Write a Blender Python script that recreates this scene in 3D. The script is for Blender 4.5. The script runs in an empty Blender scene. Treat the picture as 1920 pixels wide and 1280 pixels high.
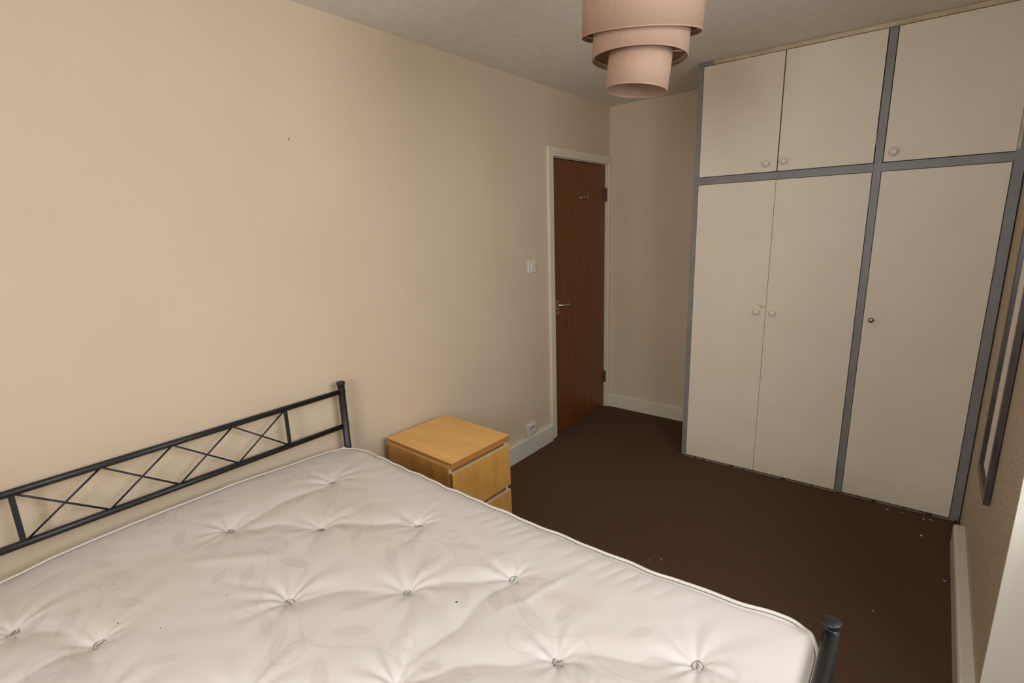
import bpy, bmesh, math, random
import numpy as np
from mathutils import Vector, Matrix
random.seed(4)
rng = np.random.RandomState(7)
C = bpy.context.scene.collection
SC = bpy.context.scene
PI = math.pi

# ------------------------------------------------------------ camera
CAM = (1.9862, -0.0773, 1.5471)
YAW, PITCH, ROLL = 0.6845, -0.2259, -0.0349
f = Vector((-math.sin(YAW)*math.cos(PITCH), math.cos(YAW)*math.cos(PITCH), math.sin(PITCH)))
r0 = Vector((math.cos(YAW), math.sin(YAW), 0)); u0 = r0.cross(f)
rr = math.cos(ROLL)*r0 + math.sin(ROLL)*u0
uu = -math.sin(ROLL)*r0 + math.cos(ROLL)*u0
cd = bpy.data.cameras.new('camera'); cam = bpy.data.objects.new('camera', cd); C.objects.link(cam)
cam.matrix_world = Matrix(((rr.x, uu.x, -f.x, CAM[0]), (rr.y, uu.y, -f.y, CAM[1]), (rr.z, uu.z, -f.z, CAM[2]), (0, 0, 0, 1)))
cd.sensor_width = 36; cd.lens = 937.26/1920*36; cd.clip_start = 0.02
SC.camera = cam

# ------------------------------------------------------------ light, sky, exposure
W = bpy.data.worlds.new('sky'); SC.world = W; W.use_nodes = True
bg = W.node_tree.nodes['Background']; bg.inputs[0].default_value = (0.86, 0.93, 1.0, 1); bg.inputs[1].default_value = 0.25
def area(name, loc, direction, sx, sy, power, col):
    l = bpy.data.lights.new(name, 'AREA'); l.shape = 'RECTANGLE'; l.size = sx; l.size_y = sy; l.energy = power; l.color = col
    o = bpy.data.objects.new(name, l); C.objects.link(o); o.location = loc
    o.rotation_euler = Vector(direction).to_track_quat('-Z', 'Y').to_euler()
    return o
# daylight entering through the window in the recess
area('window_daylight', (2.75, 0.95, 1.80), (-1, 0.0, -0.25), 1.2, 1.0, 43, (0.90, 0.935, 1.0))
# and through the window in the wall behind the camera
area('rear_window_daylight', (1.80, -1.62, 1.9), (0.12, 1, -0.5), 0.9, 1.4, 88, (0.90, 0.935, 1.0))
SC.view_settings.view_transform = 'Standard'; SC.view_settings.look = 'None'
SC.view_settings.exposure = 0.0; SC.view_settings.gamma = 1.0; SC.view_settings.use_curve_mapping = False

# ------------------------------------------------------------ materials
def mat(name, col, rough=0.6, metal=0.0, spec=0.5):
    m = bpy.data.materials.new(name); m.use_nodes = True
    b = m.node_tree.nodes['Principled BSDF']
    b.inputs['Base Color'].default_value = (*col, 1); b.inputs['Roughness'].default_value = rough
    b.inputs['Metallic'].default_value = metal; b.inputs['Specular IOR Level'].default_value = spec
    return m
def nd(m, t, **kw):
    n = m.node_tree.nodes.new(t)
    for k, v in kw.items():
        if k in n.inputs: n.inputs[k].default_value = v
        else: setattr(n, k, v)
    return n
def lk(m, a, b): m.node_tree.links.new(a, b)
def P(m): return m.node_tree.nodes['Principled BSDF']
def coords(m, scale=(1, 1, 1)):
    tc = nd(m, 'ShaderNodeTexCoord'); mp = nd(m, 'ShaderNodeMapping'); mp.inputs['Scale'].default_value = scale
    lk(m, tc.outputs['Object'], mp.inputs['Vector']); return mp.outputs['Vector']
def noise_mix(m, c1, c2, scale, vscale=(1, 1, 1), detail=4, lo=0.35, hi=0.65):
    v = coords(m, vscale); n = nd(m, 'ShaderNodeTexNoise'); n.inputs['Scale'].default_value = scale; n.inputs['Detail'].default_value = detail
    lk(m, v, n.inputs['Vector'])
    r = nd(m, 'ShaderNodeValToRGB'); r.color_ramp.elements[0].position = lo; r.color_ramp.elements[1].position = hi
    r.color_ramp.elements[0].color = (*c1, 1); r.color_ramp.elements[1].color = (*c2, 1)
    lk(m, n.outputs['Fac'], r.inputs['Fac']); lk(m, r.outputs['Color'], P(m).inputs['Base Color'])
    return n, r
def bump(m, scale, strength, dist=0.002, vscale=(1, 1, 1), detail=3, kind='noise'):
    v = coords(m, vscale)
    if kind == 'noise':
        n = nd(m, 'ShaderNodeTexNoise'); n.inputs['Scale'].default_value = scale; n.inputs['Detail'].default_value = detail; out = n.outputs['Fac']
    else:
        n = nd(m, 'ShaderNodeTexVoronoi'); n.inputs['Scale'].default_value = scale; out = n.outputs['Distance']
    lk(m, v, n.inputs['Vector'])
    b = nd(m, 'ShaderNodeBump'); b.inputs['Strength'].default_value = strength; b.inputs['Distance'].default_value = dist
    lk(m, out, b.inputs['Height']); lk(m, b.outputs['Normal'], P(m).inputs['Normal'])

M = {}
M['wall'] = mat('wall_paint', (0.70, 0.58, 0.42), 0.75, spec=0.2)
noise_mix(M['wall'], (0.655, 0.510, 0.362), (0.685, 0.537, 0.387), 1.6, detail=5); bump(M['wall'], 260, 0.12, 0.001)
M['wall_rough'] = mat('wall_textured_paint', (0.6, 0.5, 0.38), 0.6, spec=0.3)
noise_mix(M['wall_rough'], (0.50, 0.405, 0.285), (0.78, 0.66, 0.50), 150, detail=2, lo=0.4, hi=0.68); bump(M['wall_rough'], 230, 0.55, 0.002)
M['ceiling'] = mat('ceiling_paint', (0.62, 0.58, 0.52), 0.85, spec=0.15)
noise_mix(M['ceiling'], (0.76, 0.70, 0.63), (0.82, 0.755, 0.685), 22, detail=6); bump(M['ceiling'], 150, 0.35, 0.002)
M['carpet'] = mat('brown_carpet', (0.05, 0.028, 0.018), 0.95, spec=0.03)
noise_mix(M['carpet'], (0.060, 0.031, 0.019), (0.195, 0.112, 0.070), 420, detail=6, lo=0.3, hi=0.72); bump(M['carpet'], 500, 0.8, 0.004)
M['recess'] = mat('pale_recess_paint', (0.86, 0.79, 0.67), 0.6)
bump(M['recess'], 120, 0.1, 0.001)
M['gloss'] = mat('cream_gloss_paint', (0.74, 0.64, 0.47), 0.35)
M['white_gloss'] = mat('off_white_gloss_paint', (0.72, 0.66, 0.56), 0.4)
M['door_wood'] = mat('door_veneer', (0.3, 0.12, 0.04), 0.42)
noise_mix(M['door_wood'], (0.135, 0.038, 0.006), (0.20, 0.060, 0.011), 6, vscale=(1, 9, 0.5), detail=8, lo=0.3, hi=0.7)
M['board'] = mat('painted_white_board', (0.68, 0.62, 0.53), 0.45, spec=0.4)
noise_mix(M['board'], (0.775, 0.65, 0.505), (0.80, 0.68, 0.535), 5, detail=4); bump(M['board'], 120, 0.12, 0.0006)
M['grey'] = mat('grey_frame_paint', (0.21, 0.215, 0.22), 0.45)
noise_mix(M['grey'], (0.205, 0.195, 0.180), (0.24, 0.23, 0.215), 9)
M['strip'] = mat('bare_wood_strip', (0.55, 0.42, 0.26), 0.6)
noise_mix(M['strip'], (0.48, 0.35, 0.21), (0.66, 0.53, 0.36), 18, vscale=(0.3, 1, 1))
M['threshold'] = mat('worn_threshold_paint', (0.30, 0.24, 0.18), 0.7)
M['dark'] = mat('dark_gap', (0.03, 0.022, 0.018), 0.8)
M['brownmetal'] = mat('tarnished_hinge', (0.16, 0.11, 0.07), 0.45, 0.6)
M['knob'] = mat('white_plastic_knob', (0.76, 0.67, 0.56), 0.25)
M['steel'] = mat('brushed_metal', (0.42, 0.39, 0.33), 0.22, 1.0)
M['brass'] = mat('aged_brass', (0.55, 0.38, 0.16), 0.35, 0.9)
M['chrome'] = mat('chrome', (0.6, 0.57, 0.52), 0.15, 1.0)
M['black'] = mat('black_powder_coat', (0.012, 0.013, 0.014), 0.38)
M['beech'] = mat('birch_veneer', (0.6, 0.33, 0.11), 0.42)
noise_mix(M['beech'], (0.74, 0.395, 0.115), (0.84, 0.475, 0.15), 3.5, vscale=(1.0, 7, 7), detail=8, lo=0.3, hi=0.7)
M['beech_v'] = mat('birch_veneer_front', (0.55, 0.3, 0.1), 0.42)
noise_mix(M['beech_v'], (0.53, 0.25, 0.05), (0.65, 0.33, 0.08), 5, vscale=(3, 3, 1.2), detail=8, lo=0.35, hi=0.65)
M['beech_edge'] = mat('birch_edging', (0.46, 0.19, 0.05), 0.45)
M['edge_pale'] = mat('pale_edge_band', (0.72, 0.56, 0.40), 0.5)
M['plastic'] = mat('white_plastic', (0.74, 0.67, 0.57), 0.3)
M['plastic_line'] = mat('grey_print', (0.12, 0.12, 0.13), 0.5)
M['mirror_glass'] = mat('mirror_glass', (0.75, 0.77, 0.76), 0.04, 1.0)
M['frame_dark'] = mat('dark_brown_frame', (0.055, 0.040, 0.036), 0.38)
noise_mix(M['frame_dark'], (0.045, 0.033, 0.030), (0.085, 0.062, 0.055), 60, vscale=(1, 1, 0.2))
M['flake'] = mat('white_paint_flake', (0.7, 0.66, 0.6), 0.6)
M['glue'] = mat('yellowed_paint', (0.60, 0.47, 0.24), 0.5)
M['pipe'] = mat('mattress_piping', (0.66, 0.58, 0.49), 0.75)
M['seam'] = mat('grey_thread', (0.15, 0.145, 0.14), 0.8)
M['tuft'] = mat('tuft_felt', (0.56, 0.50, 0.45), 0.85)
M['upvc'] = mat('white_window_frame', (0.8, 0.8, 0.78), 0.35)
M['rubber'] = mat('dark_speck', (0.05, 0.04, 0.035), 0.7)
# fabric of the shade
m = M['fabric'] = mat('linen_shade', (0.56, 0.36, 0.25), 0.85, spec=0.15)
noise_mix(m, (0.50, 0.315, 0.215), (0.58, 0.375, 0.265), 240, vscale=(1, 1, 3), detail=3); bump(m, 500, 0.3, 0.001)
nt = m.node_tree; tr = nd(m, 'ShaderNodeBsdfTranslucent'); tr.inputs[0].default_value = (0.55, 0.33, 0.2, 1)
mx = nd(m, 'ShaderNodeMixShader'); mx.inputs[0].default_value = 0.22
lk(m, P(m).outputs[0], mx.inputs[1]); lk(m, tr.outputs[0], mx.inputs[2]); lk(m, mx.outputs[0], nt.nodes['Material Output'].inputs[0])
M['shade_in'] = mat('shade_lining', (0.36, 0.22, 0.15), 0.7, spec=0.2)
# window glass lets the daylight in
m = M['glass'] = mat('window_glass', (1, 1, 1), 0.0)
g = nd(m, 'ShaderNodeBsdfGlossy'); g.inputs['Roughness'].default_value = 0.02
t = nd(m, 'ShaderNodeBsdfTransparent'); t.inputs[0].default_value = (0.95, 0.97, 0.96, 1)
mx = nd(m, 'ShaderNodeMixShader'); mx.inputs[0].default_value = 0.06
lk(m, t.outputs[0], mx.inputs[1]); lk(m, g.outputs[0], mx.inputs[2]); lk(m, mx.outputs[0], m.node_tree.nodes['Material Output'].inputs[0])
# satin damask ticking: woven pattern and stains come from mesh attributes
m = M['tick'] = mat('satin_damask', (0.76, 0.72, 0.70), 0.4, spec=0.5)
a1 = nd(m, 'ShaderNodeAttribute'); a1.attribute_name = 'weave'
a2 = nd(m, 'ShaderNodeAttribute'); a2.attribute_name = 'stain'
ma = nd(m, 'ShaderNodeMix'); ma.data_type = 'RGBA'; ma.inputs['A'].default_value = (0.665, 0.585, 0.535, 1); ma.inputs['B'].default_value = (0.565, 0.485, 0.435, 1)
mb_ = nd(m, 'ShaderNodeMix'); mb_.data_type = 'RGBA'; mb_.inputs['B'].default_value = (0.62, 0.49, 0.36, 1)
lk(m, a1.outputs['Fac'], ma.inputs['Factor']); lk(m, ma.outputs['Result'], mb_.inputs['A']); lk(m, a2.outputs['Fac'], mb_.inputs['Factor'])
lk(m, mb_.outputs['Result'], P(m).inputs['Base Color'])
mr = nd(m, 'ShaderNodeMapRange'); mr.inputs['To Min'].default_value = 0.36; mr.inputs['To Max'].default_value = 0.6
lk(m, a1.outputs['Fac'], mr.inputs['Value']); lk(m, mr.outputs['Result'], P(m).inputs['Roughness'])
bump(m, 900, 0.12, 0.0006, vscale=(1, 3, 1)); P(m).inputs['Sheen Weight'].default_value = 0.1

# ------------------------------------------------------------ mesh helpers
def box(bm, x0, x1, y0, y1, z0, z1, bev=0.0, seg=2):
    b = bmesh.new(); bmesh.ops.create_cube(b, size=1)
    bmesh.ops.scale(b, vec=(x1-x0, y1-y0, z1-z0), verts=b.verts)
    bmesh.ops.translate(b, vec=((x0+x1)/2, (y0+y1)/2, (z0+z1)/2), verts=b.verts)
    if bev: bmesh.ops.bevel(b, geom=b.edges[:], offset=bev, segments=seg, profile=0.5, affect='EDGES')
    join(bm, b)
def join(bm, b):
    vs = {}
    for v in b.verts: vs[v] = bm.verts.new(v.co)
    for fc in b.faces:
        try:
            n = bm.faces.new([vs[v] for v in fc.verts]); n.smooth = fc.smooth
        except ValueError: pass
    b.free()
def prism(bm, pts, z0, z1):
    a = [bm.verts.new((x, y, z0)) for x, y in pts]; b = [bm.verts.new((x, y, z1)) for x, y in pts]; n = len(pts)
    bm.faces.new(a[::-1]); bm.faces.new(b)
    for i in range(n): bm.faces.new((a[i], a[(i+1) % n], b[(i+1) % n], b[i]))
def tube(bm, path, r, n=12, closed=False, caps=True, squash=None):
    path = [Vector(p) for p in path]; rings = []; L = len(path); up = None
    for i, p in enumerate(path):
        if closed: d = path[(i+1) % L]-path[(i-1) % L]
        else: d = path[min(i+1, L-1)]-path[max(i-1, 0)]
        d.normalize()
        if up is None: up = Vector((0, 0, 1)) if abs(d.z) < 0.9 else Vector((1, 0, 0))
        s = d.cross(up).normalized(); up = s.cross(d).normalized()
        rad = r[i] if isinstance(r, (list, tuple)) else r
        rings.append([bm.verts.new(p + s*math.cos(2*PI*k/n)*rad + up*math.sin(2*PI*k/n)*rad*(squash or 1)) for k in range(n)])
    for i in range(L if closed else L-1):
        A, B = rings[i], rings[(i+1) % L]
        for k in range(n):
            fc = bm.faces.new((A[k], A[(k+1) % n], B[(k+1) % n], B[k])); fc.smooth = True
    if caps and not closed: bm.faces.new(rings[0][::-1]); bm.faces.new(rings[-1])
def lathe(bm, prof, origin=(0, 0, 0), axis=(0, 0, 1), n=32, close=False):
    ax = Vector(axis).normalized(); s = ax.orthogonal().normalized(); t = ax.cross(s); o = Vector(origin); rings = []
    for rad, h in prof:
        if rad < 1e-6: rings.append([bm.verts.new(o+ax*h)])
        else: rings.append([bm.verts.new(o+ax*h+(s*math.cos(2*PI*k/n)+t*math.sin(2*PI*k/n))*rad) for k in range(n)])
    m_ = len(rings)
    for i in range(m_ if close else m_-1):
        A, B = rings[i], rings[(i+1) % m_]
        for k in range(n):
            if len(A) == 1 and len(B) == 1: continue
            if len(A) == 1: fc = bm.faces.new((A[0], B[k], B[(k+1) % n]))
            elif len(B) == 1: fc = bm.faces.new((A[k], A[(k+1) % n], B[0]))
            else: fc = bm.faces.new((A[k], A[(k+1) % n], B[(k+1) % n], B[k]))
            fc.smooth = True
def tag(o, label=None, cat=None, group=None, kind=None):
    if label: o['label'] = label
    if cat: o['category'] = cat
    if group: o['group'] = group
    if kind: o['kind'] = kind
    return o
def empty(name, loc=(0, 0, 0), rz=0, **kw):
    o = bpy.data.objects.new(name, None); C.objects.link(o); o.location = loc; o.rotation_euler.z = rz
    o.empty_display_size = 0.1
    return tag(o, **kw)
def origin(parent):
    v = Vector((0, 0, 0)); q = parent
    while q: v += q.location; q = q.parent
    return v
# coordinates of the mesh are world coordinates unless local=True (then in the frame of the rotated thing)
def obj(name, bm, m, parent=None, local=False, pivot=None, **kw):
    bmesh.ops.recalc_face_normals(bm, faces=bm.faces[:])
    me = bpy.data.meshes.new(name)
    if parent and not local: bmesh.ops.translate(bm, vec=-origin(parent), verts=bm.verts)
    if pivot is not None: bmesh.ops.translate(bm, vec=-Vector(pivot), verts=bm.verts)
    bm.to_mesh(me); bm.free(); me.materials.append(M[m] if isinstance(m, str) else m)
    o = bpy.data.objects.new(name, me); C.objects.link(o)
    if parent: o.parent = parent
    if pivot is not None: o.location = pivot
    return tag(o, **kw)
def B(*boxes, bev=0.0):
    bm = bmesh.new()
    for b in boxes: box(bm, *b, bev=bev)
    return bm
def struct(name, bm, m, parent=None, **kw):
    o = obj(name, bm, m, parent, **kw)
    if not parent: o['kind'] = 'structure'
    return o

# ------------------------------------------------------------ the room
H = 2.4165; YB = 3.643; YW = 3.059; XW = 0.876; SK = 0.0273; WS = -0.0205; WX = 2.2997
Y0 = -1.35; YR = 1.735           # wall behind the camera, corner of the window recess
DY0, DY1, DZ = 2.838, 3.602, 1.986
def wx(y): return WX + WS*(YW-y)   # inner face of the right wall
struct('floor', B((-0.15, 3.0, Y0-0.15, YB+0.15, -0.06, 0.0)), 'carpet', label='dark brown carpet floor')
struct('ceiling', B((-0.15, 3.0, Y0-0.15, YB+0.15, H, H+0.08)), 'ceiling', label='off-white textured ceiling')
struct('wall_left', B((-0.14, 0, Y0, DY0-0.02, 0, H), (-0.14, 0, DY1+0.02, YB, 0, H), (-0.14, 0, DY0-0.02, DY1+0.02, DZ+0.02, H)), 'wall')
bm = bmesh.new(); box(bm, -0.14, 2.35, YB, YB+0.12, 0, H); struct('wall_back', bm, 'wall')
bm = bmesh.new(); prism(bm, [(wx(YR), YR), (2.62, YR), (2.62, YR+0.12), (wx(YR+.12)+.14, YR+0.12), (wx(YB)+.14, YB), (wx(YB), YB)], 0, H)
wr = struct('wall_right', bm, 'wall_rough')
# smooth painted face of the window recess, beside the textured wall
bm = bmesh.new(); prism(bm, [(wx(YR)+0.0005, YR-0.004), (2.50, YR-0.004), (2.50, YR), (wx(YR)+0.0005, YR)], 0, H); struct('wall_recess_side', bm, 'recess')
struct('wall_front', B((-0.14, 1.2, Y0-0.12, Y0, 0, H), (2.2, 2.62, Y0-0.12, Y0, 0, H), (1.2, 2.2, Y0-0.12, Y0, 0, 0.86), (1.2, 2.2, Y0-0.12, Y0, 2.26, H)), 'wall')
w2 = empty('window_2', (1.7, Y0-0.06, 0.86), kind='structure')
obj('window_frame', B(*[(a, b_, Y0-0.09, Y0-0.03, 0.86, 2.26) for a, b_ in ((1.2, 1.26), (2.14, 2.20), (1.67, 1.73))], *[(1.2, 2.2, Y0-0.09, Y0-0.03, a, b_) for a, b_ in ((0.86, 0.92), (2.20, 2.26))], bev=0.004), 'upvc', w2)
for a, b_ in ((1.26, 1.67), (1.73, 2.14)): obj('pane', B((a, b_, Y0-0.062, Y0-0.058, 0.92, 2.20)), 'glass', w2)
YN = -1.0
bm = bmesh.new(); prism(bm, [(wx(YN), YN), (wx(Y0), Y0), (2.62, Y0), (2.62, YN)], 0, H); struct('wall_near_recess', bm, 'wall')
struct('wall_window', B((2.50, 2.62, YN, YR, 0, 0.86), (2.50, 2.62, YN, YR, 2.26, H), (2.50, 2.62, YN, 0.20, 0.86, 2.26), (2.50, 2.62, 1.66, YR, 0.86, 2.26)), 'wall')
# window (outside the picture, to the right of the camera): frame, mullions, panes, sill
wn = empty('window_1', (2.56, 0.93, 0.86), kind='structure')
fb = []
for (a, b_) in ((0.2, 0.26), (1.6, 1.66), (0.9, 0.96)): fb.append((2.535, 2.595, a, b_, 0.86, 2.26))
for (a, b_) in ((0.86, 0.92), (2.20, 2.26), (1.80, 1.85)): fb.append((2.535, 2.595, 0.2, 1.66, a, b_))
obj('window_frame', B(*fb, bev=0.004), 'upvc', wn)
for a, b_ in ((0.26, 0.9), (0.96, 1.6)):
    for c, d in ((0.92, 1.80), (1.85, 2.20)): obj('pane', B((2.563, 2.567, a, b_, c, d)), 'glass', wn)
obj('window_sill', B((2.42, 2.60, 0.17, 1.69, 0.835, 0.86), bev=0.004), 'upvc', wn)

# skirting boards
def skirt(name, p0, p1, th, h, m, nrm):
    bm = bmesh.new(); p0 = Vector((*p0, 0)); p1 = Vector((*p1, 0)); n = Vector((*nrm, 0))
    prof = [(0, 0), (th, 0), (th, h-0.010), (th-0.004, h-0.003), (th-0.010, h), (0, h)]
    A = [bm.verts.new(p0+n*a+Vector((0, 0, z))) for a, z in prof]; Bq = [bm.verts.new(p1+n*a+Vector((0, 0, z))) for a, z in prof]; k = len(prof)
    bm.faces.new(A); bm.faces.new(Bq[::-1])
    for i in range(k): bm.faces.new((A[i], A[(i+1) % k], Bq[(i+1) % k], Bq[i]))
    return struct(name, bm, m)
skirt('baseboard_left', (0, Y0), (0, 2.757), 0.036, 0.128, 'white_gloss', (1, 0))
skirt('baseboard_back', (0.021, YB), (XW+0.02, YB), 0.018, 0.112, 'gloss', (0, -1))
skirt('baseboard_right', (wx(2.85), 2.85), (wx(YR), YR), 0.040, 0.106, 'white_gloss', (-1, -0.02))
skirt('baseboard_front', (0.04, Y0), (2.2, Y0), 0.02, 0.11, 'white_gloss', (0, 1))

# door: lining and architrave (trim), leaf with its fittings
t1 = struct('trim_1', B((0, 0.021, 2.775, 2.832, 0, 2.052), (0, 0.021, 3.606, 3.6425, 0, 2.052), (0, 0.021, 2.832, 3.606, 1.994, 2.052), bev=0.003), 'gloss', label='cream architrave around the brown door')
obj('door_lining', B((-0.14, 0.0, DY0-0.02, DY0-0.004, 0, DZ+0.02), (-0.14, 0.0, DY1+0.003, DY1+0.02, 0, DZ+0.02), (-0.14, 0.0, DY0-0.004, DY1+0.003, DZ+0.004, DZ+0.02)), 'gloss', t1)
obj('door_stop', B((-0.14, -0.062, DY0-0.004, DY1+0.003, 0.004, DZ+0.004)), 'dark', t1)
dr = struct('door_1', B((-0.054, -0.012, DY0, DY1-0.004, 0.006, DZ-0.002), bev=0.001), 'door_wood', label='plain brown wood veneer door, closed')
for z in (1.766, 0.271):
    bm = B((-0.013, 0.001, DY1-0.005, DY1+0.004, z-0.05, z+0.05))
    for k in range(5): tube(bm, [(0.001, DY1-0.001, z-0.05+0.0205*k), (0.001, DY1-0.001, z-0.05+0.0205*k+0.018)], 0.0065, 10)
    obj('hinge', bm, 'brownmetal', dr)
bm = B((-0.013, -0.004, 2.878, 2.918, 0.918, 1.020), bev=0.003)
pl = obj('latch_plate', bm, 'brass', dr)
bm = bmesh.new(); lathe(bm, [(0, 0), (0.013, 0), (0.013, 0.006), (0.008, 0.012), (0.008, 0.040), (0, 0.040)], (-0.005, 2.898, 0.985), (1, 0, 0), 20)
tube(bm, [(0.034, 2.892, 0.985), (0.036, 2.92, 0.987), (0.037, 2.95, 0.983), (0.036, 2.98, 0.982), (0.031, 3.005, 0.985)], [0.0085, 0.0085, 0.0075, 0.007, 0.006], 12)
obj('door_handle', bm, 'chrome', dr, label='polished lever handle')
bm = bmesh.new(); lathe(bm, [(0, 0), (0.006, 0), (0.006, 0.003), (0, 0.003)], (-0.004, 2.898, 0.945), (1, 0, 0), 14); obj('keyhole', bm, 'dark', dr)
bm = B((-0.013, -0.008, 3.225, 3.285, 1.728, 1.745), bev=0.002)
for y in (3.235, 3.275): tube(bm, [(-0.009, y, 1.737), (0.012, y, 1.728), (0.020, y, 1.735), (0.020, y, 1.75)], 0.0035, 10); lathe(bm, [(0, -0.005), (0.004, -0.004), (0.006, 0), (0.004, 0.004), (0, 0.005)], (0.020, y, 1.752), (0, 0, 1), 12)
obj('coat_hook', bm, 'steel', dr)

# small dent mark on the left wall
bm = bmesh.new(); lathe(bm, [(0, 0.001), (0.002, 0.0008), (0.0035, 0)], (0, 1.012, 1.911), (1, 0, 0), 10)
obj('nail_hole', bm, 'brownmetal', bpy.data.objects['wall_left'])

# ------------------------------------------------------------ light switch and the socket box over the skirting
s = empty('light_switch', (0, 2.581, 1.288), label='small white square light switch on the wall left of the door', cat='light switch')
obj('face_plate', B((0.0005, 0.011, 2.539, 2.625, 1.245, 1.331), bev=0.003), 'plastic', s)
obj('rocker', B((0.010, 0.0155, 2.572, 2.592, 1.274, 1.302), bev=0.002), 'plastic', s)
for y in (2.552, 2.612):
    bm = bmesh.new(); lathe(bm, [(0, 0.0125), (0.0035, 0.0122), (0.0035, 0.0105)], (0, y, 1.288), (1, 0, 0), 10); obj('screw', bm, 'plastic_line', s)
s = empty('telephone_socket', (0, 2.51, 0.172), label='white wall socket box just above the skirting, between nightstand and door', cat='wall socket')
obj('housing', B((0.0005, 0.030, 2.465, 2.557, 0.131, 0.216), bev=0.006), 'plastic', s)
obj('cover', B((0.030, 0.034, 2.474, 2.549, 0.139, 0.208), bev=0.0015), 'plastic', s)
obj('socket_slot', B((0.0335, 0.0352, 2.482, 2.528, 0.186, 0.193)), 'plastic_line', s)

# ------------------------------------------------------------ built-in wardrobe (local frame: x along the front, -y towards the room)
wd = empty('built_in_wardrobe', (XW, YW, 0), math.atan(SK), label='floor to ceiling white wardrobe with grey frame, six doors, standing right of the door', cat='wardrobe')
WL = WX-XW
X = lambda x: x-XW
DP = 0.50
def wbox(*b, bev=0.0): return B(*b, bev=bev)
ZT = 2.393
obj('side_panel', wbox((0, 0.02, 0.03, DP, 0.004, H-0.002)), 'wall', wd, local=True)
obj('inner_back', wbox((0.02, WL, 0.032, 0.045, 0.004, H-0.002)), 'dark', wd, local=True)
for a, b_ in ((XW, 0.907), (1.757, 1.790), (2.259, 2.2965)): obj('stile', wbox((X(a), X(b_), 0, 0.03, 0.004, ZT if a > 1 else H-0.001), bev=0.0008), 'grey', wd, local=True)
for a, b_ in ((0.907, 1.757), (1.790, 2.259)): obj('rail', wbox((X(a), X(b_), 0.0008, 0.03, 1.7504, 1.789)), 'grey', wd, local=True)
obj('top_strip', wbox((X(0.96), X(2.294), -0.004, 0.03, ZT+0.001, H-0.001), bev=0.001), 'strip', wd, local=True, label='unpainted bare wood strip under the ceiling')
obj('grey_top_strip', wbox((X(0.907), X(0.96), -0.004, 0.03, ZT+0.001, H-0.001)), 'grey', wd, local=True)
obj('bare_wood_strip', wbox((X(2.2625), X(2.272), -0.003, 0.0, 1.80, 2.20)), 'strip', wd, local=True)
obj('plinth', wbox((X(0.90), X(2.2965), 0.004, 0.03, 0.0, 0.010)), 'dark', wd, local=True)
bm = bmesh.new(); x = 0.90
while x < 2.25:
    w = random.uniform(0.03, 0.16); box(bm, X(x), X(min(x+w, 2.28)), -0.003, 0.006, 0.0, random.uniform(0.004, 0.007)); x += w+random.uniform(0.0, 0.03)
obj('worn_threshold', bm, 'threshold', wd, local=True)
TH = 0.018
def wdoor(x0, x1, z0, z1, knob, km='knob', kr=0.0175, proud=0.005, tilt=0.0, lab=None):
    o = obj('door', wbox((X(x0), X(x1), -proud, TH-proud, z0, z1), bev=0.0015), 'board', wd, local=True, label=lab)
    kx, kz = knob; bm = bmesh.new()
    lathe(bm, [(0, 0), (kr*.55, 0), (kr*.50, .006), (kr*.55, .011), (kr*.95, .015), (kr, .020), (kr*.9, .025), (kr*.5, .0285), (0, .0295)], (X(kx), -proud, kz), (0, -1, 0), 28)
    obj('knob', bm, km, o, local=True, label=('small dark metal knob' if km == 'steel' else None))
    return o
d1 = wdoor(0.9095, 1.3225, 1.7925, ZT-0.002, (1.272, 1.835))
d2 = wdoor(1.3275, 1.7535, 1.7925, ZT-0.002, (1.358, 1.841))
d3 = wdoor(1.7935, 2.2600, 1.7925, ZT-0.002, (1.830, 1.837), kr=0.020)
d4 = wdoor(0.9085, 1.3245, 0.013, 1.7475, (1.278, 1.012))
d5 = wdoor(1.3262, 1.7545, 0.013, 1.7475, (1.363, 1.012))
d6 = wdoor(1.7925, 2.2560, 0.013, 1.7475, (1.827, 1.011), km='steel', kr=0.0135)
def hinge(door, x, z): obj('hinge', wbox((X(x)-0.0025, X(x)+0.0025, -0.0062, 0.0, z-0.025, z+0.025)), 'brownmetal', door, local=True)
hinge(d5, 1.7562, 1.62); hinge(d5, 1.7562, 0.145); hinge(d6, 2.2578, 0.30); hinge(d6, 2.2578, 1.30); hinge(d2, 1.7560, 1.90)
bm = bmesh.new()
pts = [(1.285, 1.062), (1.293, 1.058), (1.303, 1.052), (1.318, 1.050), (1.321, 1.038), (1.308, 1.034), (1.296, 1.036), (1.290, 1.046)]
bm.faces.new([bm.verts.new((X(a), -0.0054, z)) for a, z in pts]); g_ = bmesh.ops.extrude_face_region(bm, geom=bm.faces[:])
bmesh.ops.translate(bm, vec=(0, 0.0006, 0), verts=[v for v in g_['geom'] if isinstance(v, bmesh.types.BMVert)])
obj('yellowed_patch', bm, 'glue', d4, local=True)

# ------------------------------------------------------------ mirror on the right wall
mr_ = empty('wall_mirror', (2.270, 2.38, 0.52), label='tall narrow mirror in a dark brown frame hanging on the right wall', cat='mirror')
def mpt(y): return 2.2625 + (y-2.21)*0.0165
MY0, MY1, MZ0, MZ1 = 2.212, 2.556, 0.52, 1.74
def mbar(y0, y1, z0, z1, th=0.017):
    bm = bmesh.new(); vs = []
    for z in (z0, z1):
        for (y, o_) in ((y0, 0), (y1, 0), (y1, th), (y0, th)): vs.append(bm.verts.new((mpt(y)+o_, y, z)))
    a, b_ = vs[:4], vs[4:]
    bm.faces.new(a[::-1]); bm.faces.new(b_)
    for i in range(4): bm.faces.new((a[i], a[(i+1) % 4], b_[(i+1) % 4], b_[i]))
    bmesh.ops.bevel(bm, geom=bm.edges[:], offset=0.0015, segments=1, affect='EDGES'); return bm
FW = 0.036
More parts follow.
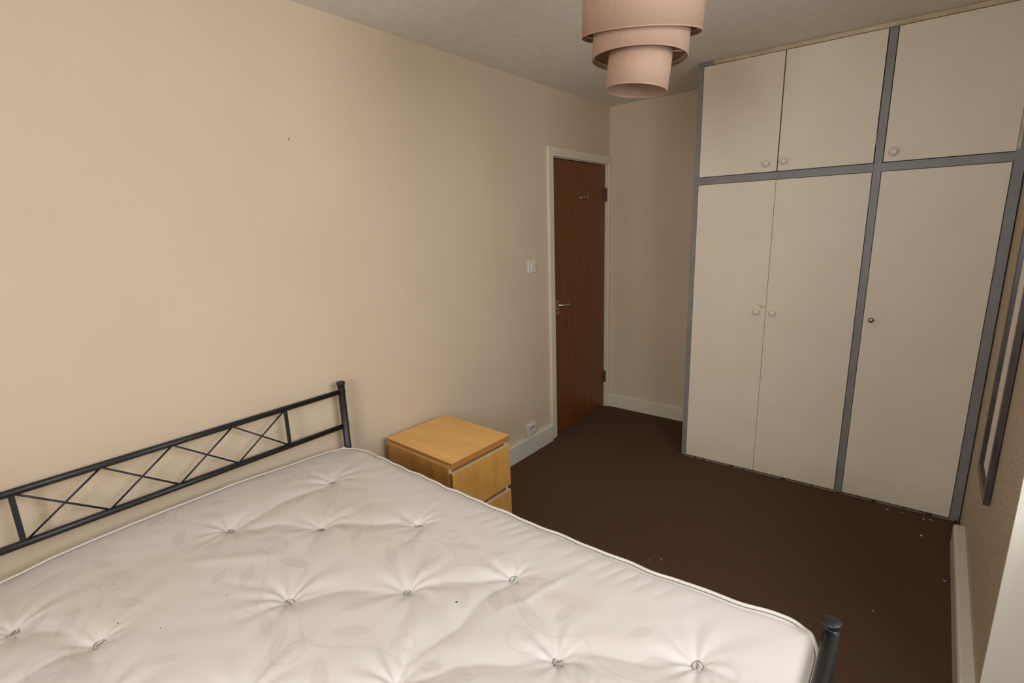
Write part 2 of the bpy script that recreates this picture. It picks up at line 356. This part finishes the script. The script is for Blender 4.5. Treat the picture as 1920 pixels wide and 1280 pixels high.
for b_ in ((MY0, MY0+FW, MZ0, MZ1), (MY1-FW, MY1, MZ0, MZ1), (MY0+FW, MY1-FW, MZ0, MZ0+FW), (MY0+FW, MY1-FW, MZ1-FW, MZ1)): obj('frame_bar', mbar(*b_), 'frame_dark', mr_)
bm = mbar(MY0+FW-0.004, MY1-FW+0.004, MZ0+FW-0.004, MZ1-FW+0.004, 0.006); bmesh.ops.translate(bm, vec=(0.007, 0, 0), verts=bm.verts)
obj('mirror_glass', bm, 'mirror_glass', mr_)

# ------------------------------------------------------------ ceiling lamp with a three tier drum shade
LX, LY = 1.255, 1.471
lp = empty('pendant_lamp', (LX, LY, H), label='three tier beige fabric drum lampshade hanging from the ceiling', cat='lamp')
def drum(name, rad, c, ax, h, parent):   # c: centre of the lower rim, ax: axis of this slightly crooked tier
    t_ = 0.0022; ax = Vector(ax).normalized(); c = Vector(c); e1 = Vector((0, 1, 0)).cross(ax).normalized(); e2 = ax.cross(e1)
    def pt(r_, a, z): return c + ax*z + (e1*math.cos(a)+e2*math.sin(a))*r_
    def circ(r_, z, wr): 
        bm = bmesh.new(); tube(bm, [pt(r_, 2*PI*k/96, z) for k in range(96)], wr, 8, closed=True); return bm
    bm = bmesh.new(); lathe(bm, [(rad, 0), (rad, h), (rad-t_, h), (rad-t_, 0)], c, ax, 96, close=True); o = obj(name, bm, 'fabric', parent)
    bm = bmesh.new(); lathe(bm, [(rad-t_-0.0004, 0.003), (rad-t_-0.0004, h-0.003), (rad-t_-0.001, h-0.003), (rad-t_-0.001, 0.003)], c, ax, 96, close=True)
    obj('lining', bm, 'shade_in', o)
    for z in (0, h): obj('rim', circ(rad-0.001, z, 0.0020), 'fabric', o)
    if rad > 0.1: obj('wire_ring', circ(rad-0.005, 0.011, 0.0013), 'plastic', o, label='white wire ring')
    a = math.atan2((Vector((0.05, -1, 0))).dot(e2), (Vector((0.05, -1, 0))).dot(e1))   # stitched seam of the fabric
    bm = bmesh.new(); tube(bm, [pt(rad+0.0002, a, 0.002), pt(rad+0.0002, a, h-0.002)], 0.0007, 6); obj('seam', bm, 'fabric', o)
    return pt
p1 = drum('shade_tier', 0.175, (1.257, 1.4776, 2.0933), (0.1196, -0.1477, 1), 0.165, lp)
p2 = drum('shade_tier', 0.141, (1.2577, 1.4697, 2.0261), (0.0481, 0.0082, 1), 0.125, lp)
p3 = drum('shade_tier', 0.093, (1.2568, 1.4537, 1.9366), (0.1019, 0.0438, 1), 0.140, lp)
def spoke(p, q, par):
    bm = bmesh.new(); tube(bm, [p, q], 0.0016, 8); obj('wire_spoke', bm, 'plastic', par)
for k in range(3):
    a = math.radians(18+120*k)
    spoke(p3(0.091, a, 0.105), p2(0.139, a, 0.012), lp); spoke(p2(0.139, a, 0.110), p1(0.172, a, 0.040), lp); spoke((LX+0.02*math.cos(a), LY+0.02*math.sin(a), 2.2), p1(0.172, a, 0.160), lp)
bm = bmesh.new(); tube(bm, [(LX+0.02*math.cos(2*PI*k/24), LY+0.02*math.sin(2*PI*k/24), 2.2) for k in range(24)], 0.0018, 8, closed=True)
obj('wire_hub', bm, 'plastic', lp)
bm = bmesh.new(); lathe(bm, [(0, 2.15), (0.018, 2.15), (0.019, 2.19), (0.022, 2.195), (0.022, 2.205), (0.014, 2.215), (0.012, 2.24), (0, 2.24)], (LX, LY, 0), (0, 0, 1), 24); obj('lamp_holder', bm, 'plastic', lp)
bm = bmesh.new(); tube(bm, [(LX, LY, 2.235), (LX, LY, H-0.02)], 0.003, 8); obj('cord', bm, 'plastic', lp)
bm = bmesh.new(); lathe(bm, [(0.045, H-0.0005), (0.045, H-0.008), (0.03, H-0.022), (0.006, H-0.03), (0, H-0.03)], (LX, LY, 0), (0, 0, 1), 32); obj('ceiling_rose', bm, 'plastic', lp)

# ------------------------------------------------------------ nightstand (local frame: +x is its front)
NZ = 0.558
ns = empty('nightstand', (0.286, 1.4835, 0), math.radians(-1.7), label='small light birch nightstand with two drawers standing beside the bed against the wall', cat='nightstand')
hx, hy = 0.233, 0.1915
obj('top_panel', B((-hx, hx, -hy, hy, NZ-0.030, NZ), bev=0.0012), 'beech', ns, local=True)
obj('front_edging', B((hx-0.0005, hx+0.0006, -hy, hy, NZ-0.029, NZ-0.001)), 'beech_edge', ns, local=True)
obj('side_edging', B((-hx+.001, hx, -hy-0.0006, -hy+0.0005, NZ-0.016, NZ-0.001)), 'beech_edge', ns, local=True)
for sy in (-1, 1):
    a, b_ = sorted((sy*(hy-0.001), sy*(hy-0.017)))
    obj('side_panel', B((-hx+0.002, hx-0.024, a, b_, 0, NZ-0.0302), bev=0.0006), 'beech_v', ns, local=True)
    obj('edge_band', B((hx-0.024, hx-0.0228, a, b_, 0, NZ-0.0302)), 'edge_pale', ns, local=True)
obj('back_panel', B((-hx+0.001, -hx+0.008, -hy+0.017, hy-0.017, 0.02, NZ-0.031)), 'edge_pale', ns, local=True)
obj('carcass_front', B((hx-0.045, hx-0.035, -hy+0.017, hy-0.017, 0.0, NZ-0.031)), 'beech_edge', ns, local=True)
for z0, z1 in ((0.293, 0.507), (0.055, 0.267)):
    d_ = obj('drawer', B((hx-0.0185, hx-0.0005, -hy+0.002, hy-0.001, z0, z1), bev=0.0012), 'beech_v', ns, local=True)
    obj('edge_band', B((hx-0.018, hx-0.0008, -hy+0.003, hy-0.002, z1-0.0005, z1+0.0005)), 'edge_pale', d_, local=True)
    obj('side_edging', B((hx-0.018, hx-0.001, -hy+0.0014, -hy+0.0022, z0+0.001, z1-0.001)), 'beech_edge', d_, local=True)
obj('plinth', B((hx-0.03, hx-0.012, -hy+0.017, hy-0.017, 0, 0.05)), 'beech_edge', ns, local=True)

# ------------------------------------------------------------ bed frame
HX, FX = 0.060, 1.9275
YP, YQ = 1.078, -0.241            # post lines: wardrobe side, window side
bf = empty('bed_frame', (0.98, 0.42, 0), label='black metal double bed frame with crossed lattice headboard carrying the white mattress', cat='bed')
def post(x, y, z1):
    bm = bmesh.new(); tube(bm, [(x, y, 0.012), (x, y, z1-0.006)], 0.0155 if x < 1 else 0.0168, 24)
    p = obj('post', bm, 'black', bf)
    bm = bmesh.new(); lathe(bm, [(0, z1), (0.0165, z1-0.0008), (0.0195, z1-0.003), (0.0195, z1-0.009), (0.0165, z1-0.016), (0.0158, z1-0.024), (0, z1-0.024)], (x, y, 0), (0, 0, 1), 28); obj('post_cap', bm, 'black', p)
    bm = bmesh.new(); lathe(bm, [(0, 0), (0.018, 0), (0.018, 0.012), (0.0158, 0.02), (0, 0.02)], (x, y, 0), (0, 0, 1), 20); obj('foot', bm, 'black', p)
    return p
for y in (YP, YQ):
    post(HX, y, 0.908); post(FX, y, 0.677)
def hrail(name, x, z, r=0.011, sq=None):
    bm = bmesh.new(); tube(bm, [(x, YQ, z), (x, YP, z)], r, 16, squash=sq); return obj(name, bm, 'black', bf)
ZR1, ZR0 = 0.862, 0.702
hrail('head_rail', HX, ZR1); hrail('head_rail', HX, ZR0); hrail('head_rail', HX, 0.40); hrail('foot_rail', FX, 0.646, 0.0135); hrail('foot_rail', FX, 0.40)
NA, NBX = 0.0175, 0.819
for y in (NA, NBX): obj('upright_bar', B((HX-0.004, HX+0.004, y-0.007, y+0.007, ZR0+0.006, ZR1-0.006), bev=0.001), 'black', bf)
st = (NBX-NA)/4
for k in range(4):
    ya, yb = NA+0.008+k*st*0.985, NA+0.004+(k+1)*st*0.985
    bm = bmesh.new(); tube(bm, [(HX+0.002, ya, ZR0+0.008), (HX+0.002, yb, ZR1-0.008)], 0.0032, 10); obj('lattice_rod', bm, 'black', bf)
    bm = bmesh.new(); tube(bm, [(HX-0.002, ya, ZR1-0.008), (HX-0.002, yb, ZR0+0.008)], 0.0032, 10); obj('lattice_rod', bm, 'black', bf)
for z in (ZR1, ZR0):
    for y in (YP+0.0165,):
        bm = bmesh.new(); lathe(bm, [(0, 0.004), (0.004, 0.003), (0.005, 0)], (HX, y-0.001, z), (0, 1, 0), 12); obj('bolt', bm, 'black', bf)
for y in (YP-0.004, YQ+0.004): obj('side_rail', B((HX, FX, y-0.012, y+0.012, 0.355, 0.395), bev=0.002), 'black', bf)
obj('centre_rail', B((HX, FX, 0.41, 0.435, 0.33, 0.365), bev=0.002), 'black', bf)
for k in range(12):
    x = 0.13+k*0.153; obj('slat', B((x-0.03, x+0.03, YQ+0.01, YP-0.01, 0.3955, 0.4055), bev=0.001), 'beech', bf)

# ------------------------------------------------------------ mattress
MX0, MX1, MYA, MYB = 0.090, 1.908, -0.280, 1.046
MZ = 0.627; RC = 0.075; MB0 = 0.41
mt = empty('mattress', (0.98, 0.39, MB0), label='worn white damask double mattress with tufted buttons lying on the black metal bed', cat='mattress')
def clamp_rr(x, y):
    cx = np.clip(x, MX0+RC, MX1-RC); cy = np.clip(y, MYA+RC, MYB-RC)
    dx, dy = x-cx, y-cy; L = np.sqrt(dx*dx+dy*dy)+1e-9; s = np.minimum(1, RC/L)
    return cx+dx*s, cy+dy*s
# wavy outline measured along the visible far side and foot end
FXs = np.array([-1, 0.13, 0.22, 0.42, 0.76, 1.04, 1.25, 1.485, 1.69, 1.81, 1.87, 3]); FOs = np.array([0, 0.0, 0.020, 0.007, 0.001, -0.002, -0.001, 0.007, 0.022, 0.042, 0.048, 0.045])
def outline(x, y):
    d = np.clip(1-(MYB-y)/0.22, 0, 1)**1.5
    y2 = y+np.interp(x, FXs, FOs)*d + 0.0022*np.sin(x*31+1)*d*(x > 0.3) + 0.0015*np.sin(x*57)*d
    d2 = np.clip(1-(MX1-x)/0.2, 0, 1)**1.5
    x2 = x+(0.006-0.02*np.clip((0.95-y)/1.2, 0, 1))*d2
    return x2, y2
def zed(x, y):   # height of the piping line
    head = np.interp(y, [-0.4, -0.05, 0.065, 0.266, 0.565, 0.835, 0.994, 1.1], [0.610, 0.626, 0.638, 0.646, 0.646, 0.630, 0.621, 0.619])
    w = np.clip(1-(x-MX0)/0.25, 0, 1)
    return MZ + (head-MZ)*w - 0.004*np.clip((x-1.7)/0.2, 0, 1)
buttons = [(0.365, -0.057), (0.576, 0.066), (0.357, 0.447), (0.345, 0.826), (0.575, 0.640), (0.831, 0.832), (0.815, 0.408), (1.035, 0.619), (1.232, 0.820), (1.230, 0.424), (1.471, 0.676), (1.719, 0.836),
           (0.80, 0.0), (1.01, 0.205), (1.22, 0.02), (1.46, 0.26), (1.71, 0.435), (1.71, 0.02), (0.57, -0.19), (1.01, -0.19)]
def hash2(i): return (math.sin(i*127.1+3.3)*43758.5453) % 1.0
def height(x, y):
    de = np.minimum.reduce([x-MX0, MX1-x, y-MYA, MYB-y]); de = np.maximum(de, 0)
    h = 0.014*(1-np.exp(-de/0.05)) - 0.0045*np.exp(-((de-0.010)/0.008)**2)
    # puffs between the tufts
    dmin = np.full_like(x, 9.0)
    for i, (bx, by) in enumerate(buttons):
        dx, dy = x-bx, y-by; d = np.sqrt(dx*dx+dy*dy); th = np.arctan2(dy, dx); dmin = np.minimum(dmin, d)
        ph = hash2(i)*6.28
        h = h - 0.012*np.exp(-d/0.045) - 0.006*np.exp(-(d/0.016)**2)
        rad = np.exp(-d/0.10)*(1-np.exp(-d/0.02))
        h = h + rad*0.0042*(np.abs(np.sin(th*4+ph+0.8*np.sin(th+ph)))**1.5-0.5) + rad*0.0022*np.sin(th*9+ph*2+d*20)
    # valleys drawn between neighbouring tufts
    n = len(buttons)
    for i in range(n):
        for j in range(i+1, n):
            ax, ay = buttons[i]; bx, by = buttons[j]; L = math.hypot(ax-bx, ay-by)
            if L > 0.40: continue
            ux, uy = (bx-ax)/L, (by-ay)/L; t_ = (x-ax)*ux+(y-ay)*uy; s_ = -(x-ax)*uy+(y-ay)*ux
            s_ = s_+0.008*np.sin(t_*30+i+j)
            win = 1/(1+np.exp(-(t_+0.0)/0.012))*1/(1+np.exp((t_-L)/0.012))
            h = h - win*(0.0075*np.exp(-(s_/0.035)**2) + 0.0018*np.exp(-(s_/0.009)**2))
    # gathered ripples along the far border
    rip = np.clip((x-0.82)/0.15, 0, 1)*np.clip((1.72-x)/0.15, 0, 1)*np.exp(-((MYB-y-0.065)/0.045)**2)
    u_ = x+0.35*(MYB-y)
    h = h + rip*0.0022*(np.abs(np.sin(u_*62+1.2*np.sin(u_*17)))**0.7-0.5)
    rip2 = np.clip((0.72-x)/0.2, 0, 1)*np.clip((x-0.2)/0.1, 0, 1)*np.exp(-((MYB-y-0.05)/0.04)**2)
    h = h + rip2*0.0009*np.sin((x+0.2*y)*90)
    # long soft creases
    for (ax, ay, bx, by, am, wd_) in ((0.98, 0.80, 1.28, 0.47, .004, .02), (1.24, 0.60, 1.46, 0.45, .003, .012), (0.45, 0.30, 0.62, 0.46, .003, .02), (0.62, 0.33, 0.78, 0.40, .003, .014), (0.50, 0.52, 0.42, 0.62, .0025, .015), (1.30, 0.72, 1.36, 0.90, .003, .012), (0.88, 0.72, 0.86, 0.84, .003, .012)):
        L = math.hypot(ax-bx, ay-by); ux, uy = (bx-ax)/L, (by-ay)/L; t_ = (x-ax)*ux+(y-ay)*uy; s_ = -(x-ax)*uy+(y-ay)*ux
        win = 1/(1+np.exp(-t_/0.02))*1/(1+np.exp((t_-L)/0.02)); h = h + win*am*np.exp(-(s_/wd_)**2)*np.sign(0.5-hash2(int(am*1e5+ax*10)))
    h = h + 0.0012*np.sin(x*13+y*7)*np.sin(y*17-x*5)
    # shallow ruffling
    h = h + 0.0006*np.sin(x*47+3*np.sin(y*11))*np.sin(y*39+2*np.sin(x*13))
    return h
def hz(x, y):
    return zed(x, y)+height(x, y)
NXg, NYg = 440, 320
gx = np.linspace(MX0, MX1, NXg); gy = np.linspace(MYA, MYB, NYg)
GX, GY = np.meshgrid(gx, gy, indexing='ij'); GX, GY = clamp_rr(GX, GY)
GZ = hz(GX, GY); OX, OY = outline(GX, GY)
# woven vine pattern
def weave(x, y):
    w = np.zeros_like(x)
    def stroke(px, py, wd_):
        nonlocal w
        sel = np.exp(-(((x-px)**2+(y-py)**2)/(wd_*wd_))); w = np.maximum(w, sel)
    T = 0.40
    for ti in range(-1, 5):
        for tj in range(-1, 4):
            ox, oy = MX0+ti*T+(tj % 2)*T/2, MYA+tj*T*0.86; s_ = 1 if (ti+tj) % 2 else -1
            bb = (x > ox-0.1) & (x < ox+T+0.1) & (y > oy-0.25) & (y < oy+0.3)
            if not bb.any(): continue
            xs, ys = x[bb], y[bb]; ww = np.zeros_like(xs)
            def st(pts, wd_, amp=0.8):
                nonlocal ww
                d2 = np.full_like(xs, 9.)
                for p in pts: d2 = np.minimum(d2, (xs-p[0])**2+(ys-p[1])**2)
                ww = np.maximum(ww, amp*np.exp(-d2/(wd_*wd_)))
            st([(ox+T*k/70, oy+s_*0.05*math.sin(2*PI*k/70)) for k in range(71)], 0.0032)
            for (cx, cy, rad, a0, sg) in ((0.10, 0.085*s_, 0.045, 3.6, 1), (0.29, -0.085*s_, 0.05, 0.4, -1)):
                st([(ox+cx+rad*(1-k/60)*math.cos(a0+sg*k*0.16), oy+cy+rad*(1-k/60)*math.sin(a0+sg*k*0.16)) for k in range(52)], 0.003)
            for (lx, ly, an, L_) in ((0.05, 0.09, 0.9, 0.045), (0.16, -0.03, -0.7, 0.05), (0.21, 0.08, 0.5, 0.05), (0.33, 0.03, 1.4, 0.042), (0.37, -0.08, -0.4, 0.04), (0.10, -0.08, 2.2, 0.036)):
                ly *= s_; an *= s_
                dx, dy = xs-(ox+lx), ys-(oy+ly); a_ = dx*math.cos(an)+dy*math.sin(an); b_ = -dx*math.sin(an)+dy*math.cos(an)
                half = 0.36*L_*np.maximum(0, 1-(a_/L_)**2)
                ins = 1/(1+np.exp(-(half-np.abs(b_))/0.0012))*(np.abs(a_) < L_)
                ww = np.maximum(ww, 0.62*ins*(1-0.5*np.exp(-(b_/0.0016)**2)))
            w[bb] = np.maximum(w[bb], ww)
    return w
WV = weave(GX, GY)
ST = np.zeros_like(GX)
for (sx, sy, rx, ry, am) in ((0.55, 0.75, 0.22, 0.11, .30), (0.56, 0.66, 0.03, 0.03, .35), (0.48, 0.16, 0.14, 0.10, .20), (0.43, 0.24, 0.07, 0.06, .14), (1.42, 0.83, 0.07, 0.05, .30), (1.53, 0.78, 0.05, 0.035, .22), (0.80, 0.68, 0.15, 0.10, .22),
                         (1.26, 0.86, 0.03, 0.02, .25), (0.54, 0.07, 0.03, 0.03, .28), (0.30, -0.05, 0.08, 0.06, .12), (1.0, 0.74, 0.14, 0.08, .15), (0.25, 0.60, 0.2, 0.2, .08)):
    ST = np.maximum(ST, am*np.exp(-((GX-sx)/rx)**2-((GY-sy)/ry)**2)*(0.8+0.2*np.sin(GX*70)*np.sin(GY*63)))
verts = np.stack([OX, OY, GZ], -1).reshape(-1, 3)
idx = np.arange(NXg*NYg).reshape(NXg, NYg)
faces = np.stack([idx[:-1, :-1], idx[1:, :-1], idx[1:, 1:], idx[:-1, 1:]], -1).reshape(-1, 4)
loop = np.concatenate([idx[:, 0], idx[-1, 1:], idx[-2::-1, -1], idx[0, -2:0:-1]])
lv = verts[loop]; cen = np.array([(MX0+MX1)/2, (MYA+MYB)/2])
cx = np.clip(lv[:, 0], MX0+RC, MX1-RC); cy = np.clip(lv[:, 1], MYA+RC, MYB-RC); nx, ny = lv[:, 0]-cx, lv[:, 1]-cy; L = np.sqrt(nx**2+ny**2)+1e-9; nx /= L; ny /= L
V = [verts]; Fs = [faces]; base = len(verts); prev = loop; n_ = len(loop); K = 9
for k in range(1, K+1):
    t_ = k/K; b_ = 0.012*math.sin(PI*t_); ring = np.stack([lv[:, 0]+nx*b_, lv[:, 1]+ny*b_, lv[:, 2]*(1-t_)+MB0*t_], -1)
    V.append(ring); cur = base+np.arange(n_); base += n_
    Fs.append(np.stack([prev, np.roll(prev, -1), np.roll(cur, -1), cur], -1)); prev = cur
V = np.concatenate(V); Fq = np.concatenate(Fs)
me = bpy.data.meshes.new('ticking'); org = np.array([0.98, 0.39, MB0])
fl = [tuple(int(i) for i in q) for q in Fq]
fl = [q for q in fl]
me.from_pydata((V-org).tolist(), [], fl + [tuple(int(i) for i in prev[::-1])])
for nm, arr in (('weave', WV), ('stain', ST)):
    at = me.attributes.new(nm, 'FLOAT', 'POINT'); full = np.zeros(len(V), np.float32); full[:NXg*NYg] = arr.reshape(-1); at.data.foreach_set('value', full)
me.polygons.foreach_set('use_smooth', [True]*len(me.polygons)); me.validate(); me.update()
me.materials.append(M['tick'])
tk = bpy.data.objects.new('ticking', me); C.objects.link(tk); tk.parent = mt
bm = bmesh.new(); bm.from_mesh(me); bmesh.ops.remove_doubles(bm, verts=bm.verts, dist=1e-5); bmesh.ops.recalc_face_normals(bm, faces=bm.faces[:]); bm.to_mesh(me); bm.free()
step = lv[::3]; sn = np.stack([nx, ny], -1)[::3]
keep = [0]
for i in range(1, len(step)):
    if np.linalg.norm(step[i]-step[keep[-1]]) > 0.006: keep.append(i)
step = step[keep]; sn = sn[keep]
bm = bmesh.new(); tube(bm, [(p[0]+q[0]*0.002, p[1]+q[1]*0.002, p[2]+0.001) for p, q in zip(step, sn)], 0.0048, 10, closed=True); obj('piping', bm, 'pipe', mt)
bm = bmesh.new(); tube(bm, [(p[0]-q[0]*0.0040, p[1]-q[1]*0.0040, p[2]-0.0002) for p, q in zip(step, sn)], 0.0010, 6, closed=True); obj('edge_seam', bm, 'seam', mt)
bm = bmesh.new(); tube(bm, [(p[0]+q[0]*0.002, p[1]+q[1]*0.002, MB0+0.004) for p, q in zip(step, sn)], 0.0048, 8, closed=True); obj('piping', bm, 'pipe', mt)
# tuft buttons: felt disc with a looped grey cord
b0 = None
for i, (bx, by) in enumerate(buttons):
    ox, oy = outline(np.array([bx]), np.array([by])); z = float(hz(np.array([bx]), np.array([by]))[0])
    loc = Vector((float(ox[0]), float(oy[0]), z+0.0015))-Vector((0.98, 0.39, MB0))
    if b0 is None:
        bm = bmesh.new(); lathe(bm, [(0, 0.0022), (0.004, 0.0026), (0.0085, 0.0042), (0.0112, 0.0034), (0.0118, 0.001), (0.0105, -0.001), (0, -0.001)], (0, 0, 0), (0, 0, 1), 24)
        b0 = obj('tuft_button', bm, 'tuft', mt, local=True)
        bm = bmesh.new(); tube(bm, [(0.0105*math.cos(a)*(1+0.05*math.sin(5*a)), 0.0105*math.sin(a), 0.0036+0.0008*math.sin(3*a)) for a in [2*PI*k/40 for k in range(40)]], 0.0011, 6, closed=True)
        tube(bm, [(-0.006, -0.003, 0.004), (-0.001, 0.001, 0.0045), (0.001, -0.001, 0.0046), (0.006, 0.004, 0.0042)], 0.0010, 6)
        r0_ = obj('cord_ring', bm, 'seam', b0, local=True); o = b0
        M['cordg'] = mat('grey_cord', (0.23, 0.20, 0.18), 0.85); r0_.data.materials[0] = M['cordg']
    else:
        o = b0.copy(); C.objects.link(o); o.parent = mt
        c = r0_.copy(); C.objects.link(c); c.parent = o
    o.scale = (1.12, 1.12, 1.3)
    o.location = loc; o.rotation_euler = (hash2(i)*0.4-0.2, hash2(i+9)*0.4-0.2, hash2(i+30)*6)
# tiny dark specks on the ticking
for (bx, by, s_) in ((1.184, 0.651, 0.0032), (0.560, 0.108, 0.002), (0.673, 0.165, 0.0016), (0.683, 0.311, 0.0018)):
    z = float(hz(np.array([bx]), np.array([by]))[0]); bm = bmesh.new()
    lathe(bm, [(0, 0.0008), (s_*.8, 0.0006), (s_, 0)], (bx, by, z), (0, 0, 1), 8); obj('speck', bm, 'rubber', mt)

# ------------------------------------------------------------ flakes of paint on the carpet
first = None
for i, (x, y, s_) in enumerate(((2.148, 2.85, 1.5), (2.228, 2.509, 1.0), (2.006, 3.034, 1.0), (2.069, 3.042, 0.9), (2.157, 3.030, 1.3), (2.185, 3.041, 1.2), (1.201, 1.938, 0.8), (1.161, 1.899, 0.6), (2.003, 2.127, 0.7))):
    if first is None:
        bm = bmesh.new(); top = [bm.verts.new((a*0.001, b_*0.001, 0.0014)) for a, b_ in ((-4, -2), (-1, -3.2), (3, -2), (4.5, 1), (1, 3), (-3, 2))]
        bot = [bm.verts.new((v.co.x*1.1, v.co.y*1.1, 0.0)) for v in top]; bm.faces.new(top); bm.faces.new(bot[::-1])
        for k in range(6): bm.faces.new((top[k], bot[k], bot[(k+1) % 6], top[(k+1) % 6]))
        first = obj('paint_flake', bm, 'flake', local=True); o = first
        tag(o, 'tiny white paint flake lying on the brown carpet', 'debris', 'paint flakes on the carpet')
    else:
        o = first.copy(); C.objects.link(o)
    o.location = (x, y, 0.0); o.scale = (s_, s_, 1); o.rotation_euler.z = hash2(i)*6
